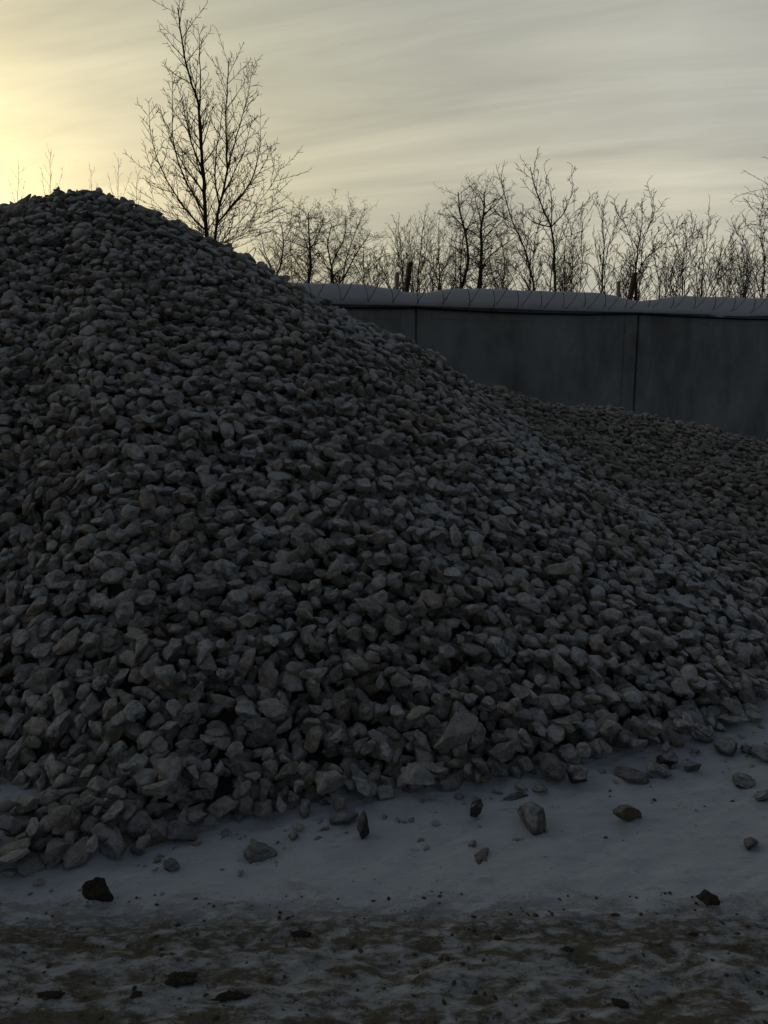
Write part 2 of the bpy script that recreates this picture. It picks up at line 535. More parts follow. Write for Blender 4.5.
class Tree:
    def __init__(self, seed, **k):
        self.r = np.random.default_rng(seed)
        self.k = dict(angle=(30, 50), up=0.10, wob=0.10, ratio=(0.35, 0.6), dens=(3.2, 5.0, 7.0), levels=3, first=0.15, rmin=0.0035, step=0.16, droop=0.0, twig=0.35)
        self.k.update(k)
        self.wood, self.twigs = Tubes(), Tubes()
        self.paths, self.rads = [], []

    def branch(self, p, d, L, r0, lev):
        K, r = self.k, self.r
        st = K['step'] * (1.0 if lev < 2 else 0.75)
        n = max(3, int(L / st))
        pts, dirs = [np.array(p, float)], [unit(np.array(d, float))]
        side = unit(np.cross(dirs[0], [0.2, 0.3, 0.9]))
        for q in range(n):
            dd = dirs[-1] + r.normal(size=3) * K['wob'] * (0.7 + 0.3 * lev)
            dd[2] += (K['up'] if lev > 0 else 0.03) - (K['droop'] * (q / n) * lev if lev else 0)
            dd = unit(dd)
            dirs.append(dd)
            pts.append(pts[-1] + dd * L / n)
        self.sprout(pts, dirs, L, r0, lev)

    def sprout(self, pts, dirs, L, r0, lev, kids=True):
        K, r = self.k, self.r
        n = len(pts) - 1
        s = np.linspace(0, 1, n + 1)
        rad = np.maximum(r0 * (1 - 0.86 * s ** 0.9), K['rmin'])
        (self.wood if lev <= 1 and r0 > 0.012 else self.twigs).tube(pts, rad, 7 if lev == 0 else (5 if lev == 1 else 3))
        if lev >= K['levels'] or not kids:
            return
        cnt = int(L * K['dens'][min(lev, len(K['dens']) - 1)] * r.uniform(0.8, 1.2)) + 1
        ph = r.uniform(0, 6.28)
        for q in range(cnt):
            f = K['first'] + (1 - K['first']) * ((q + r.uniform(0, 1)) / cnt) if lev == 0 else 0.15 + 0.85 * (q + r.uniform(0, 1)) / cnt
            f = min(f, 0.985)
            i0 = min(int(f * n), n - 1)
            fr = f * n - i0
            p = pts[i0] * (1 - fr) + pts[i0 + 1] * fr
            d = dirs[i0]
            ph += 2.4 + r.normal() * 0.4
            ax = unit(np.cross(d, unit(np.array([math.cos(ph), math.sin(ph), 0.13]))))
            a = R(r.uniform(*K['angle']))
            nd = rot_about(d, ax, a)
            shape = (1 - K.get('cone', 0.62) * f) if lev == 0 else (1 - 0.75 * f) * 1.1
            ll = L * r.uniform(*K['ratio']) * shape
            if lev == 0:
                ll = min(ll, K.get('kidmax', 1.2) * r.uniform(0.55, 1.0))
            if lev >= 1:
                ll = min(max(ll, 0.12), 1.6 if lev == 1 else K['twig'] * 1.6)
            rb = rad[i0] * r.uniform(0.42, 0.62)
            rb = max(min(rb, 0.011 * ll + 0.004), K['rmin'])
            self.branch(p, nd, ll, rb, lev + 1)

    def stem(self, line, r0, kids=True, lev=0):
        """a stem along given points (local metres), smoothed"""
        line = np.array(line, float)
        if self.paths:
            # a later stem grows out of the nearest earlier one
            allp = np.concatenate(self.paths)
            allr = np.concatenate(self.rads)
            dd = np.linalg.norm((allp - line[0]) * [1, 0.15, 1], axis=1)
            q = int(np.argmin(dd))
            if dd[q] < 0.6:
                line = line + (allp[q] - line[0]) * np.linspace(1, 0, len(line))[:, None] * [1, 0, 1] + (allp[q] - line[0]) * [0, 1, 0]
                r0 = min(r0, allr[q] * 0.8)
        seg = np.r_[0, np.cumsum(np.linalg.norm(np.diff(line, axis=0), axis=1))]
        n = max(6, int(seg[-1] / 0.2))
        s = np.linspace(0, seg[-1], n + 1)
        pts = np.stack([np.interp(s, seg, line[:, c]) for c in range(3)], -1)
        for _ in range(3):
            pts[1:-1] = 0.25 * pts[:-2] + 0.5 * pts[1:-1] + 0.25 * pts[2:]
        pts[1:] += np.cumsum(self.r.normal(size=(n, 3)) * 0.012, axis=0) * [1, 1, 0.2]
        dirs = [unit(v) for v in np.gradient(pts, axis=0)]
        self.paths.append(pts)
        self.rads.append(r0 * (1 - 0.86 * np.linspace(0, 1, n + 1) ** 0.9))
        self.sprout(list(pts), dirs, seg[-1], r0, lev, kids)

    def build(self, loc, label, mat, cat='tree', name='bare_tree'):
        root = empty(name, loc)
        tag(root, label, cat, 'bare trees beyond the wall')
        if self.wood.n:
            self.wood.build('trunk', mat, root)
        if self.twigs.n:
            self.twigs.build('branches', mat, root)
        return root


def px_to_tree(px, py, dist):
    """lateral offset and height of a line of sight at a given distance: used once to read tree sizes off the photo"""
    x, yy = (px - 384) / FPX, (512 - py) / FPX
    den = math.cos(PITCH) + yy * math.sin(PITCH)
    k = dist / den
    return x * k, EYE + (-math.sin(PITCH) + yy * math.cos(PITCH)) * k


def trace(tree_x, dist, pts, dy=None):
    out = []
    for q, (a, b) in enumerate(pts):
        X, Z = px_to_tree(a, b, dist)
        out.append((X - tree_x, 0.0 if dy is None else dy[q], Z))
    return out


def make_tree(seed, dist, stems, label, mat=None, cat='tree', name='bare_tree', **k):
    """stems: (pixel polyline, base radius, depth drift); every stem starts at ground"""
    T = Tree(seed, **k)
    x0, z0 = px_to_tree(*stems[0][0][0], dist)
    for line, r0, drift in stems:
        m = len(line)
        pts = []
        for q, (a, b) in enumerate(line):
            dd = drift * q / max(1, m - 1)
            X, Z = px_to_tree(a, b, dist + dd)
            pts.append((X - x0, dd, Z))
        if pts[0][2] > 0.4 and line[0][1] > 230:
            pts = [(pts[0][0] * 0.5, 0, -0.1)] + pts
        T.stem(pts, r0)
    return T.build((x0, dist, 0), label, mat or M_BARK, cat, name)


# the tall tree above the heap's shoulder
make_tree(101, 18.0, [
    ([(208, 250), (205, 190), (204, 150), (202, 105), (193, 80), (189, 55), (184, 12)], 0.088, 0.2),
    ([(204, 150), (201, 105), (201, 60), (200, 38), (198, 26)], 0.03, -0.3),
    ([(216, 250), (219, 232), (222, 200), (229, 172), (226, 120), (229, 74), (229, 56)], 0.066, 0.5),
    ([(222, 200), (216, 180), (213, 165), (221, 130), (223, 90)], 0.026, -0.6),
    ([(229, 172), (238, 130), (247, 90), (249, 72), (247, 58)], 0.028, 0.7),
    ([(206, 215), (190, 190), (176, 150), (172, 110), (172, 70)], 0.026, 0.8),
    ([(207, 228), (180, 200), (160, 165), (151, 135), (150, 105)], 0.024, -0.8),
    ([(218, 225), (240, 200), (258, 170), (262, 140), (258, 112)], 0.026, -0.9),
    ([(214, 245), (240, 225), (262, 200), (276, 180), (279, 166)], 0.024, 0.6),
    ([(204, 170), (193, 140), (186, 110), (178, 80)], 0.022, -1.0),
    ([(216, 250), (238, 240), (262, 222), (285, 203)], 0.02, -0.5),
    ([(207, 235), (185, 222), (160, 195), (143, 165)], 0.02, 0.4),
    ([(205, 195), (187, 170), (170, 140), (163, 112)], 0.02, -0.3),
    ([(205, 180), (196, 150), (190, 120), (187, 95)], 0.02, 0.9),
    ([(224, 195), (240, 165), (250, 135), (252, 112)], 0.02, -0.2),
    ([(221, 215), (243, 190), (262, 165), (270, 145)], 0.02, 0.9),
    ([(215, 240), (226, 215), (235, 185), (238, 150)], 0.02, -0.8),
    ([(206, 225), (196, 205), (183, 175), (180, 150)], 0.02, -0.9),
    ([(207, 240), (180, 225), (162, 210), (148, 195)], 0.018, -0.5),
    ([(216, 245), (240, 235), (258, 228), (276, 214)], 0.018, 0.9),
], 'tall bare tree with fine upswept twigs rising above the shoulder of the stone heap',
    angle=(28, 58), up=0.055, wob=0.06, ratio=(0.14, 0.32), dens=(7.8, 10.0, 5.0), kidmax=1.1, first=0.06, levels=2, rmin=0.0046, twig=0.34)

ROUND = dict(angle=(35, 75), up=0.03, wob=0.16, ratio=(0.16, 0.32), dens=(5.5, 8.0, 9.0), first=0.40, levels=3, rmin=0.0042, twig=0.26, step=0.2, cone=0.35, kidmax=1.5)
FINE = dict(kidmax=1.1, angle=(25, 52), up=0.06, wob=0.09, ratio=(0.16, 0.34), dens=(5.5, 7.5, 5.0), first=0.25, levels=2, rmin=0.0055, twig=0.4)
SHOOT = dict(kidmax=0.95, angle=(28, 50), up=0.08, wob=0.08, ratio=(0.12, 0.28), dens=(5.2, 7.5, 6.0), first=0.15, levels=3, rmin=0.0055, twig=0.3)
BUSH = dict(kidmax=0.8, angle=(18, 42), up=0.08, wob=0.09, ratio=(0.16, 0.36), dens=(5.5, 7.5, 6.0), first=0.12, levels=3, rmin=0.005, twig=0.3)

make_tree(111, 30, [([(263, 300), (280, 268), (284, 245), (281, 225)], 0.117, 0.3), ([(280, 270), (268, 250), (262, 236)], 0.065, -0.4)],
          'low round bare tree beside the heap slope, left of the twin crowns', **ROUND)
make_tree(112, 30, [([(306, 300), (311, 268), (310, 250), (309, 230), (308, 213)], 0.130, 0.4), ([(310, 250), (300, 232), (295, 220)], 0.065, -0.6),
                    ([(310, 252), (320, 235), (325, 218)], 0.065, 0.7)],
          'round crowned bare tree with a slim bent trunk, left one of the twin crowns', **ROUND)
make_tree(113, 30, [([(333, 300), (332, 285), (328, 260), (325, 245), (330, 225)], 0.111, 0.4), ([(335, 290), (346, 275), (358, 250), (370, 232)], 0.091, -0.5),
                    ([(331, 262), (343, 245), (348, 222), (346, 214)], 0.078, 0.6), ([(346, 275), (350, 255), (355, 235), (360, 218)], 0.065, 0.9)],
          'round crowned bare tree forking low into spreading limbs, right one of the twin crowns', **ROUND)
for q, (xb, xt, yt, lab) in enumerate([(404, 400, 222, 'slender grey bare tree just left of the stakes at the wall joint'),
                                       (418, 424, 216, 'slender grey bare tree just right of the stakes at the wall joint'),
                                       (440, 441, 224, 'slender grey bare tree left of the sinuous dark trunk')]):
    make_tree(120 + q, 33, [([(xb, 300), (xb, 275), (0.5 * (xb + xt), 250), (xt, yt)], 0.072, 0.3),
                            ([(xb, 285), (xb - 8, 262), (xb - 11, yt + 14)], 0.046, -0.5),
                            ([(xb + 1, 280), (xb + 9, 255), (xb + 12, yt + 8)], 0.046, 0.6)], lab, M_BARK2, **FINE)
make_tree(131, 28, [([(457, 300), (460, 286), (468, 262), (465, 240), (464, 228), (457, 210), (456, 192)], 0.130, 0.3),
                    ([(465, 235), (474, 218), (477, 200)], 0.058, 0.5), ([(464, 228), (452, 215), (444, 202)], 0.058, -0.5)],
          'dark bare tree with a sinuous trunk and a small tufted crown', **ROUND)
make_tree(132, 27, [([(478, 300), (480, 280), (483, 255), (482, 232), (487, 210), (485, 192)], 0.156, 0.2),
                    ([(482, 262), (497, 248), (513, 237)], 0.078, -0.6), ([(483, 240), (498, 225), (505, 218)], 0.065, 0.6),
                    ([(486, 214), (496, 203), (499, 194)], 0.052, 0.5)],
          'dark bare tree with a thick trunk and a long limb reaching to the right', **ROUND)
make_tree(141, 22, [([(537, 300), (532, 265), (525, 240), (513, 212), (506, 188), (504, 174)], 0.06, 0.5), ([(526, 242), (515, 225), (499, 214)], 0.03, -0.4),
                    ([(526, 240), (535, 228), (538, 210)], 0.03, 0.4)],
          'leaning bare tree with one long shoot tilted towards the thick dark trunk', **SHOOT)
make_tree(142, 21, [([(553, 300), (553, 262), (551, 228), (540, 205), (531, 180), (528, 168)], 0.075, 0.3),
                    ([(551, 230), (553, 205), (549, 180), (546, 167)], 0.05, -0.4), ([(551, 230), (565, 215), (573, 195), (573, 165)], 0.045, 0.5),
                    ([(554, 258), (565, 235), (575, 210), (590, 202)], 0.035, -0.6), ([(551, 230), (535, 225), (522, 210)], 0.035, 0.6)],
          'tallest bare tree behind the wall with long straight shoots fanning upward', **SHOOT)
make_tree(143, 23, [([(528, 300), (528, 270), (521, 250), (514, 235)], 0.04, 0.3), ([(528, 285), (515, 268), (503, 262)], 0.035, -0.4)],
          'low bare tree crowded between the thick dark trunk and the fanning shoots', **BUSH)
make_tree(151, 24, [([(572, 300), (573, 265), (571, 240), (570, 222)], 0.04, 0.4), ([(585, 300), (586, 262), (583, 230), (587, 216)], 0.045, -0.3)],
          'twin stemmed thin bare tree just right of the fanning shoots', **BUSH)
make_tree(152, 22, [([(603, 300), (606, 270), (608, 240), (605, 215), (606, 205)], 0.05, 0.4), ([(600, 300), (594, 270), (590, 250)], 0.035, -0.5),
                    ([(609, 245), (615, 230), (617, 212)], 0.03, 0.5)],
          'bare tree of upright shoots just left of the farther stakes on the wall', **BUSH)
make_tree(153, 20, [([(638, 300), (637, 265), (640, 240), (644, 222), (643, 208)], 0.06, 0.3), ([(639, 250), (628, 228), (618, 212)], 0.03, -0.5),
                    ([(641, 240), (652, 222), (653, 205)], 0.03, 0.4), ([(637, 262), (655, 248), (672, 238), (676, 225)], 0.035, 0.6)],
          'dark bare tree with a forked crown just right of the farther stakes', **SHOOT)
make_tree(154, 22, [([(662, 300), (660, 275), (655, 255), (652, 240)], 0.04, 0.3), ([(664, 300), (672, 270), (676, 250)], 0.035, -0.4)],
          'small thin bare tree between the forked crown and the nodding shoot', **BUSH)
make_tree(155, 21, [([(683, 300), (684, 270), (688, 245), (692, 233), (700, 231)], 0.04, 0.3), ([(686, 256), (682, 240), (677, 228)], 0.025, -0.3),
                    ([(689, 245), (696, 232), (697, 226)], 0.02, 0.2)],
          'thin bare tree whose shoot forks and nods at the top', **SHOOT)
make_tree(156, 20, [([(702, 300), (705, 270), (708, 245), (710, 226)], 0.04, 0.3), ([(703, 300), (715, 268), (726, 245), (732, 232)], 0.04, -0.4),
                    ([(700, 300), (697, 270), (699, 245)], 0.03, 0.4), ([(706, 300), (722, 275), (734, 258)], 0.03, 0.5)],
          'bushy bare tree of curved shoots nearest the tree at the edge', cat='tree', **BUSH)
make_tree(157, 19, [([(792, 300), (790, 250), (788, 210), (786, 180), (785, 160)], 0.085, 0.3), ([(790, 262), (778, 230), (770, 205), (766, 185)], 0.028, -0.5),
                    ([(791, 275), (775, 240), (762, 215), (756, 205)], 0.026, 0.4), ([(789, 240), (777, 205), (771, 180)], 0.024, -0.4),
                    ([(790, 240), (805, 190), (812, 140)], 0.03, 0.5)],
          'tall birch like bare tree with drooping twigs, cut off by the edge', angle=(35, 70), up=0.01, droop=0.16, wob=0.10, ratio=(0.16, 0.34), dens=(4.5, 6.0, 5.0), first=0.2, levels=2, rmin=0.0045, twig=0.4)
make_tree(158, 19, [([(762, 300), (756, 270), (748, 250), (742, 234)], 0.028, 0.3), ([(762, 300), (764, 262), (760, 235), (757, 215)], 0.026, -0.4), ([(764, 300), (772, 265), (776, 240)], 0.024, 0.4)],
          'low fan of bare shoots at the foot of the birch by the edge', cat='tree', **BUSH)
# a second, fainter row of fine twigged trees behind
for q, (xb, top, dist, lab) in enumerate([
        (290, 232, 42, 'faint fine twigged tree showing between the left twin crown and the heap slope'),
        (366, 240, 41, 'faint fine twigged tree at the outer side of the right twin crown'),
        (412, 232, 43, 'faint fine twigged tree directly behind the near stakes'),
        (452, 230, 40, 'faint fine twigged tree just behind the sinuous dark trunk'),
        (500, 228, 42, 'faint fine twigged tree right behind the long limb of the thick trunk'),
        (566, 230, 41, 'faint fine twigged tree behind the fanning shoots'),
        (744, 238, 40, 'faint fine twigged tree behind the birch at the edge')]):
    rr = random.Random(50 + q)
    stems = [([(xb, 300), (xb + rr.uniform(-2, 2), 268), (xb + rr.uniform(-3, 3), top)], 0.07, 0.3)]
    for s_ in (-1, 1, -1.8, 1.7):
        stems.append(([(xb, 290), (xb + s_ * 5, 268), (xb + s_ * 10, top + 8 + rr.uniform(0, 14))], 0.04, 0.4 * s_))
    make_tree(400 + q, dist, stems, lab, M_BARK2, angle=(28, 65), up=0.04, wob=0.12, ratio=(0.16, 0.34), dens=(4.0, 6.0, 7.0), first=0.12, levels=3, rmin=0.005, twig=0.3, kidmax=1.7, cone=0.4, step=0.22)
# low scrub seen along the snow
for q, (xb, top, spread, dist, lab) in enumerate([
        (376, 262, 9, 26, 'low scrub bush in the gap right of the twin crowns'),
        (393, 255, 9, 25, 'low scrub bush close left of the near stakes'),
        (432, 258, 9, 25, 'low scrub bush between the near stakes and the sinuous trunk'),
        (505, 262, 12, 25, 'low scrub bush right of the thick dark trunk'),
        (565, 262, 10, 25, 'low scrub bush right of the tallest trunk'),
        (625, 262, 9, 24, 'low scrub bush directly behind the farther stakes'),
        (672, 258, 10, 24, 'low scrub bush under the nodding shoot'),
        (728, 262, 10, 22, 'low scrub bush in the gap before the edge birch'),
        (745, 262, 8, 23, 'low scrub bush tucked against the edge birch')]):
    stems = []
    rr = random.Random(q)
    for s_ in range(5):
        dx_ = (s_ - 2) * spread * 0.5 + rr.uniform(-3, 3)
        stems.append(([(xb + dx_ * 0.2, 300), (xb + dx_ * 0.6, 0.5 * (300 + top) + 4), (xb + dx_ * 1.3, top + rr.uniform(-8, 12))], 0.028, rr.uniform(-0.6, 0.6)))
    make_tree(200 + q, dist, stems, lab, M_BARK2, 'bush', 'bare_bush', **BUSH)
# faint saplings whose tips show over the heap
for q, (xb, top, half, lab) in enumerate([
        (17, 166, 8, 'thin sapling whose tip shows at the far left end of the heap crest'),
        (52, 152, 11, 'pointed sapling whose tip shows left of the heap peak'),
        (93, 170, 4, 'tiny sapling tip showing just over the heap peak'),
        (119, 158, 12, 'spreading sapling whose forked tip shows right of the heap peak'),
        (136, 172, 6, 'leaning sapling tip between the heap peak and the tall tree')]):
    stems = [([(xb, 250), (xb, 200), (xb + 1, top)], 0.040, 0.2)]
    for s_ in (-1, 1):
        stems.append(([(xb, 215), (xb + s_ * half * 0.6, 192), (xb + s_ * half, top + 14)], 0.022, 0.3 * s_))
    make_tree(300 + q, 34, stems, lab, M_BARK2, 'sapling', 'sapling', angle=(20, 45), up=0.05, wob=0.08, ratio=(0.05, 0.14), dens=(2.2, 3.0), first=0.45, levels=2, rmin=0.004, twig=0.25)


# ------------------------------------------------------------------ stones
def ico(level):
    bm = bmesh.new()
    bmesh.ops.create_icosphere(bm, subdivisions=level, radius=1.0)
    v = np.array([p.co[:] for p in bm.verts])
    fc = np.array([[q.index for q in p.verts] for p in bm.faces])
    bm.free()
    return v, fc


ICO_LO, ICO_HI = ico(3), ico(4)


def carve(v, seed):
    """an irregular broken stone: a ball cut by random planes, then squashed"""
    r = np.random.default_rng(seed)
    out = v * r.uniform(0.95, 1.1)
    for _ in range(r.integers(8, 14)):
        n = unit(r.normal(size=3))
        d = r.uniform(0.40, 0.84)
        h = out @ n - d
        out = out - np.outer(np.maximum(h, 0) * 0.97, n)
    for kf, amp in ((2.3, 0.07), (5.0, 0.045), (10.0, 0.022), (17.0, 0.010)):
        w3 = r.normal(size=(6, 3)) * kf
        ph = r.uniform(0, 6.28, 6)
        out = out * (1 + amp * np.sin(out @ w3.T + ph).sum(1, keepdims=True) / 2.2)
    sc = np.array([r.uniform(1.0, 1.55), r.uniform(0.72, 1.0), r.uniform(0.42, 0.80)])
    out = out * sc
    out -= out.mean(0)
    return out / (np.abs(out).max(0).mean())            # mean half size 1


NVAR = 36
VAR_LO = [carve(ICO_LO[0], 900 + k) for k in range(NVAR)]
VAR_HI = [carve(ICO_HI[0], 900 + k) for k in range(NVAR)]
VAR_FAR = [carve(ico(2)[0], 900 + k) for k in range(NVAR)]
ICO_FAR = ico(2)[1]
MESH_HI = [np_mesh('stone', vv, ICO_HI[1], M_STONE) for vv in VAR_HI]


def rand_tint(r):
    b = r.uniform(0.32, 0.53)
    k = r.random()
    if k < 0.16:
        return (b * 1.08, b * 0.96, b * 0.78)            # ochre
    if k < 0.30:
        return (b * 0.72, b * 0.72, b * 0.72)            # dark
    return (b * 1.02, b * 0.98, b * 0.91)


def wind_dust(x, y):
    """how much blown snow lodged here: most on the lee shoulder, little on the second heap"""
    th = math.degrees(math.atan2(y - 8.1, x + 3.05))
    d = math.hypot(x + 3.05, y - 8.1)
    lee = math.exp(-((th + 22) / 20) ** 2) * min(1, max(0, (d - 0.8) / 2))
    second = 1 / (1 + math.exp(-(x - (0.6 + (9.0 - y) * 0.50)) * 5)) if y > 4.6 else 0.0
    top = min(1, max(0, (4.0 - d) / 3))
    crest = math.exp(-((y - 10.3) / 0.5) ** 2) if x > 0.6 else 0.0
    foot = min(1, max(0, (y - 2.4) / 1.6))
    return max(0.12, (0.52 + 0.28 * foot + 0.70 * lee + 0.28 * top) * (1 - 0.68 * second) + 0.35 * crest)


def rot_matrix(r, slope_n, tilt):
    yaw = r.uniform(0, 2 * math.pi)
    q = Vector((0, 0, 1)).rotation_difference(Vector(slope_n)).to_matrix()
    ax = Vector(unit(r.normal(size=3)))
    return np.array(Matrix.Rotation(r.normal() * tilt, 3, ax) @ q @ Matrix.Rotation(yaw, 3, 'Z'))


class Stone:
    __slots__ = ('pos', 'rot', 'size', 'var', 'tint', 'own')


# height map that the stones are dropped on, one after another
CELL = 0.022
HX0, HX1, HY0, HY1 = -7.0, 7.6, 1.2, 12.6
mx, my = int((HX1 - HX0) / CELL), int((HY1 - HY0) / CELL)
MXX, MYY = np.meshgrid(HX0 + (np.arange(mx) + .5) * CELL, HY0 + (np.arange(my) + .5) * CELL)
BASE = heap_z(MXX, MYY) - 0.12
GRD = ground_z(MXX, MYY)
HM = np.maximum(BASE, GRD).astype(np.float64)
SURF = np.maximum(BASE + 0.12, GRD)
SLY, SLX = np.gradient(SURF, CELL)


def drop(r, x, y, size, var, tilt, sink, cap=None, bed=None, pose=None):
    cx, cy = int((x - HX0) / CELL), int((y - HY0) / CELL)
    n = unit(np.array([-SLX[cy, cx], -SLY[cy, cx], 1.0]))
    rot = rot_matrix(r, n, tilt)
    if pose is not None:
        rot = rot @ pose
    vv = (VAR_LO[var] * size) @ rot.T
    ix = ((x + vv[:, 0] - HX0) / CELL).astype(int)
    iy = ((y + vv[:, 1] - HY0) / CELL).astype(int)
    if ix.min() < 0 or iy.min() < 0 or ix.max() >= mx or iy.max() >= my:
        return None
    z = float(np.max(HM[iy, ix] - vv[:, 2])) - sink * size if bed is None else SURF[cy, cx] + bed
    if cap is not None:
        if z > SURF[cy, cx] + cap:
            return None
    np.maximum.at(HM, (iy, ix), vv[:, 2] + z)
    s = Stone()
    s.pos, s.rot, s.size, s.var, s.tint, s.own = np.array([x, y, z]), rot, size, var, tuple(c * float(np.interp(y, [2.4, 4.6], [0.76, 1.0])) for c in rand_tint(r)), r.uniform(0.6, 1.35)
    return s


def scatter(r, spacing, zmin):
    """jittered rows of points over the part of the heap that faces the yard, in random order"""
    ax_ = np.arange(-6.8, 7.4, spacing)
    ay_ = np.arange(1.8, 12.2, spacing * 0.9)
    X, Y = np.meshgrid(ax_, ay_)
    X = X + (np.arange(len(ay_)) % 2)[:, None] * spacing / 2
    X = (X + r.uniform(-0.42, 0.42, X.shape) * spacing).ravel()
    Y = (Y + r.uniform(-0.42, 0.42, Y.shape) * spacing).ravel()
    Z = heap_z(X, Y)
    ok = (Z > zmin) & (Y < np.where(X < 0.6, 8.9, 11.4)) & (np.abs(X) < 0.56 * Y + 1.3)
    pts = np.stack([X[ok], Y[ok]], -1)
    return pts[r.permutation(len(pts))]


stones = []
rs = np.random.default_rng(5)
def put(x, y, size, sink, cap):
    if y > 7.2 and x > 0.9:
        size *= 0.95
    s = drop(rs, x, y, size, int(rs.integers(NVAR)), 0.45, sink, cap)
    if s:
        stones.append(s)


# a closely packed bed first, then stones dropped on it
for x, y in scatter(rs, 0.058, 0.03):
    q = drop(rs, x, y, rs.uniform(0.030, 0.044) * (0.95 if y > 7.2 and x > 0.9 else 1), int(rs.integers(NVAR)), 0.7, 0, None, rs.uniform(-0.105, -0.05))
    if q:
        stones.append(q)
for spacing, zmin, lo, hi, sink, cap in ((0.070, 0.02, 0.026, 0.050, 0.55, 0.075), (0.26, 0.10, 0.042, 0.058, 0.60, 0.09)):
    for x, y in scatter(rs, spacing, zmin):
        put(x, y, (lo + (hi - lo) * rs.random() ** 1.5) * (1.25 if rs.random() < 0.04 else 1.0), sink, cap)
# then whatever hollow is left is filled, until the whole face is stone
reach = (MYY < np.where(MXX < 0.6, 8.9, 11.4)) & (np.abs(MXX) < 0.56 * MYY + 1.2) & (BASE + 0.12 > 0.02)
for rnd in range(3):
    low, lo, hi = ((-0.02, 0.024, 0.040), (-0.03, 0.022, 0.038), (-0.03, 0.020, 0.034))[rnd]
    holes = np.argwhere(reach & (HM < SURF + low))
    holes = holes[rs.permutation(len(holes))]
    taken = set()
    for iy_, ix_ in holes:
        c = (iy_ // 4, ix_ // 4)
        if c in taken or HM[iy_, ix_] >= SURF[iy_, ix_] + low:
            continue
        taken.add(c)
        put(HX0 + (ix_ + .5) * CELL, HY0 + (iy_ + .5) * CELL, rs.uniform(lo, hi), 0.5, 0.05)
    print('round', rnd, len(holes), len(stones))
print('passes', len(stones))
N_HEAP = len(stones)

# stones come to rest on the snow in front of the heap: x, y, half size, variant, tint, label
LOOSE = [
    (-0.432, 2.429, 0.0531, 'g', 'small snow dusted stone lying alone on the snow below the middle of the heap foot'),
    (-0.075, 2.520, 0.0367, 'd', 'upright dark pointed stone standing on the snow at the heap foot'),
    (-0.146, 2.607, 0.0435, 'g', 'pale stone half a step out from the heap foot, beside the upright pointed stone'),
    (0.132, 2.779, 0.0621, 'p', 'rounded pale stone at the rim of the heap, left of the long pale block'),
    (0.293, 2.944, 0.0865, 'p', 'long pale block lying on its side at the rim of the heap'),
    (0.384, 2.842, 0.0425, 'd', 'dark round stone just right of the long pale block'),
    (0.510, 2.784, 0.0358, 'd', 'flat dark chip on the snow close to the heap rim, below a round dark stone'),
    (0.342, 2.642, 0.0322, 'd', 'small dark pyramid shaped stone alone on the open snow'),
    (0.543, 2.586, 0.0637, 'g', 'largest loose block on the open snow, chipped and tilted'),
    (0.333, 2.395, 0.0319, 'b', 'small brown low stone nearest the road on the open snow'),
    (0.907, 2.642, 0.0479, 'b', 'brown wedge shaped stone alone on the snow right of the largest loose block'),
    (0.620, 2.830, 0.0385, 'g', 'flat stone on the snow just under the rim, above the largest loose block'),
    (0.682, 2.924, 0.0571, 'g', 'grey block at the heap rim between two smaller stones'),
    (0.779, 2.904, 0.0528, 'd', 'dark angular stone at the heap rim with snow around it'),
    (1.025, 2.959, 0.0613, 'g', 'flat topped grey stone on the snow above the brown wedge'),
    (1.135, 2.963, 0.0482, 'g', 'squat grey stone touching the flat topped grey one on the snow'),
    (1.209, 3.066, 0.0521, 'd', 'dark upright stone behind the squat grey one on the snow'),
    (1.291, 3.008, 0.0354, 'g', 'small round grey stone alone, right of the dark upright stone'),
    (1.322, 3.198, 0.0395, 'g', 'small stone at the very edge of the heap above the small round grey stone'),
    (1.394, 3.158, 0.0370, 'd', 'low dark chip right of the small stone at the heap edge'),
    (1.512, 3.180, 0.0600, 'g', 'big grey stone on the snow close to the far end of the rim'),
    (1.595, 3.150, 0.0377, 'g', 'small grey stone beside the big grey stone near the far end of the rim'),
    (1.453, 2.907, 0.050, 'd', 'broad low dark stone sunk in the snow below the far end of the rim'),
    (1.629, 3.098, 0.0498, 'p', 'pale stone cut off by the frame at the far end of the rim'),
    (1.286, 2.473, 0.0312, 'g', 'small stone almost buried in snow, alone below the broad sunken one'),
    (1.481, 2.779, 0.0320, 'b', 'small brown stone at the frame edge beside the broad sunken one'),
    (-0.718, 2.361, 0.0248, 'd', 'thin flat chip lying in the snow below the heap foot'),
    (1.010, 2.160, 0.0409, 'k', 'dark cube like lump at the edge of the muddy road'),
    (-0.896, 2.187, 0.0571, 'k', 'tall black lump of frozen mud standing on the snow by the road'),
]
CHUNKY = sorted(range(NVAR), key=lambda k: -np.ptp(VAR_LO[k], axis=0).min() / np.ptp(VAR_LO[k], axis=0).max())[:14]
EXT = [np.sort(np.ptp(VAR_LO[k], axis=0)) for k in range(NVAR)]
FLAT = sorted(range(NVAR), key=lambda k: EXT[k][0] / EXT[k][1])[:8]
LONG = sorted(range(NVAR), key=lambda k: -EXT[k][2] / EXT[k][1])[:6]
loose = []
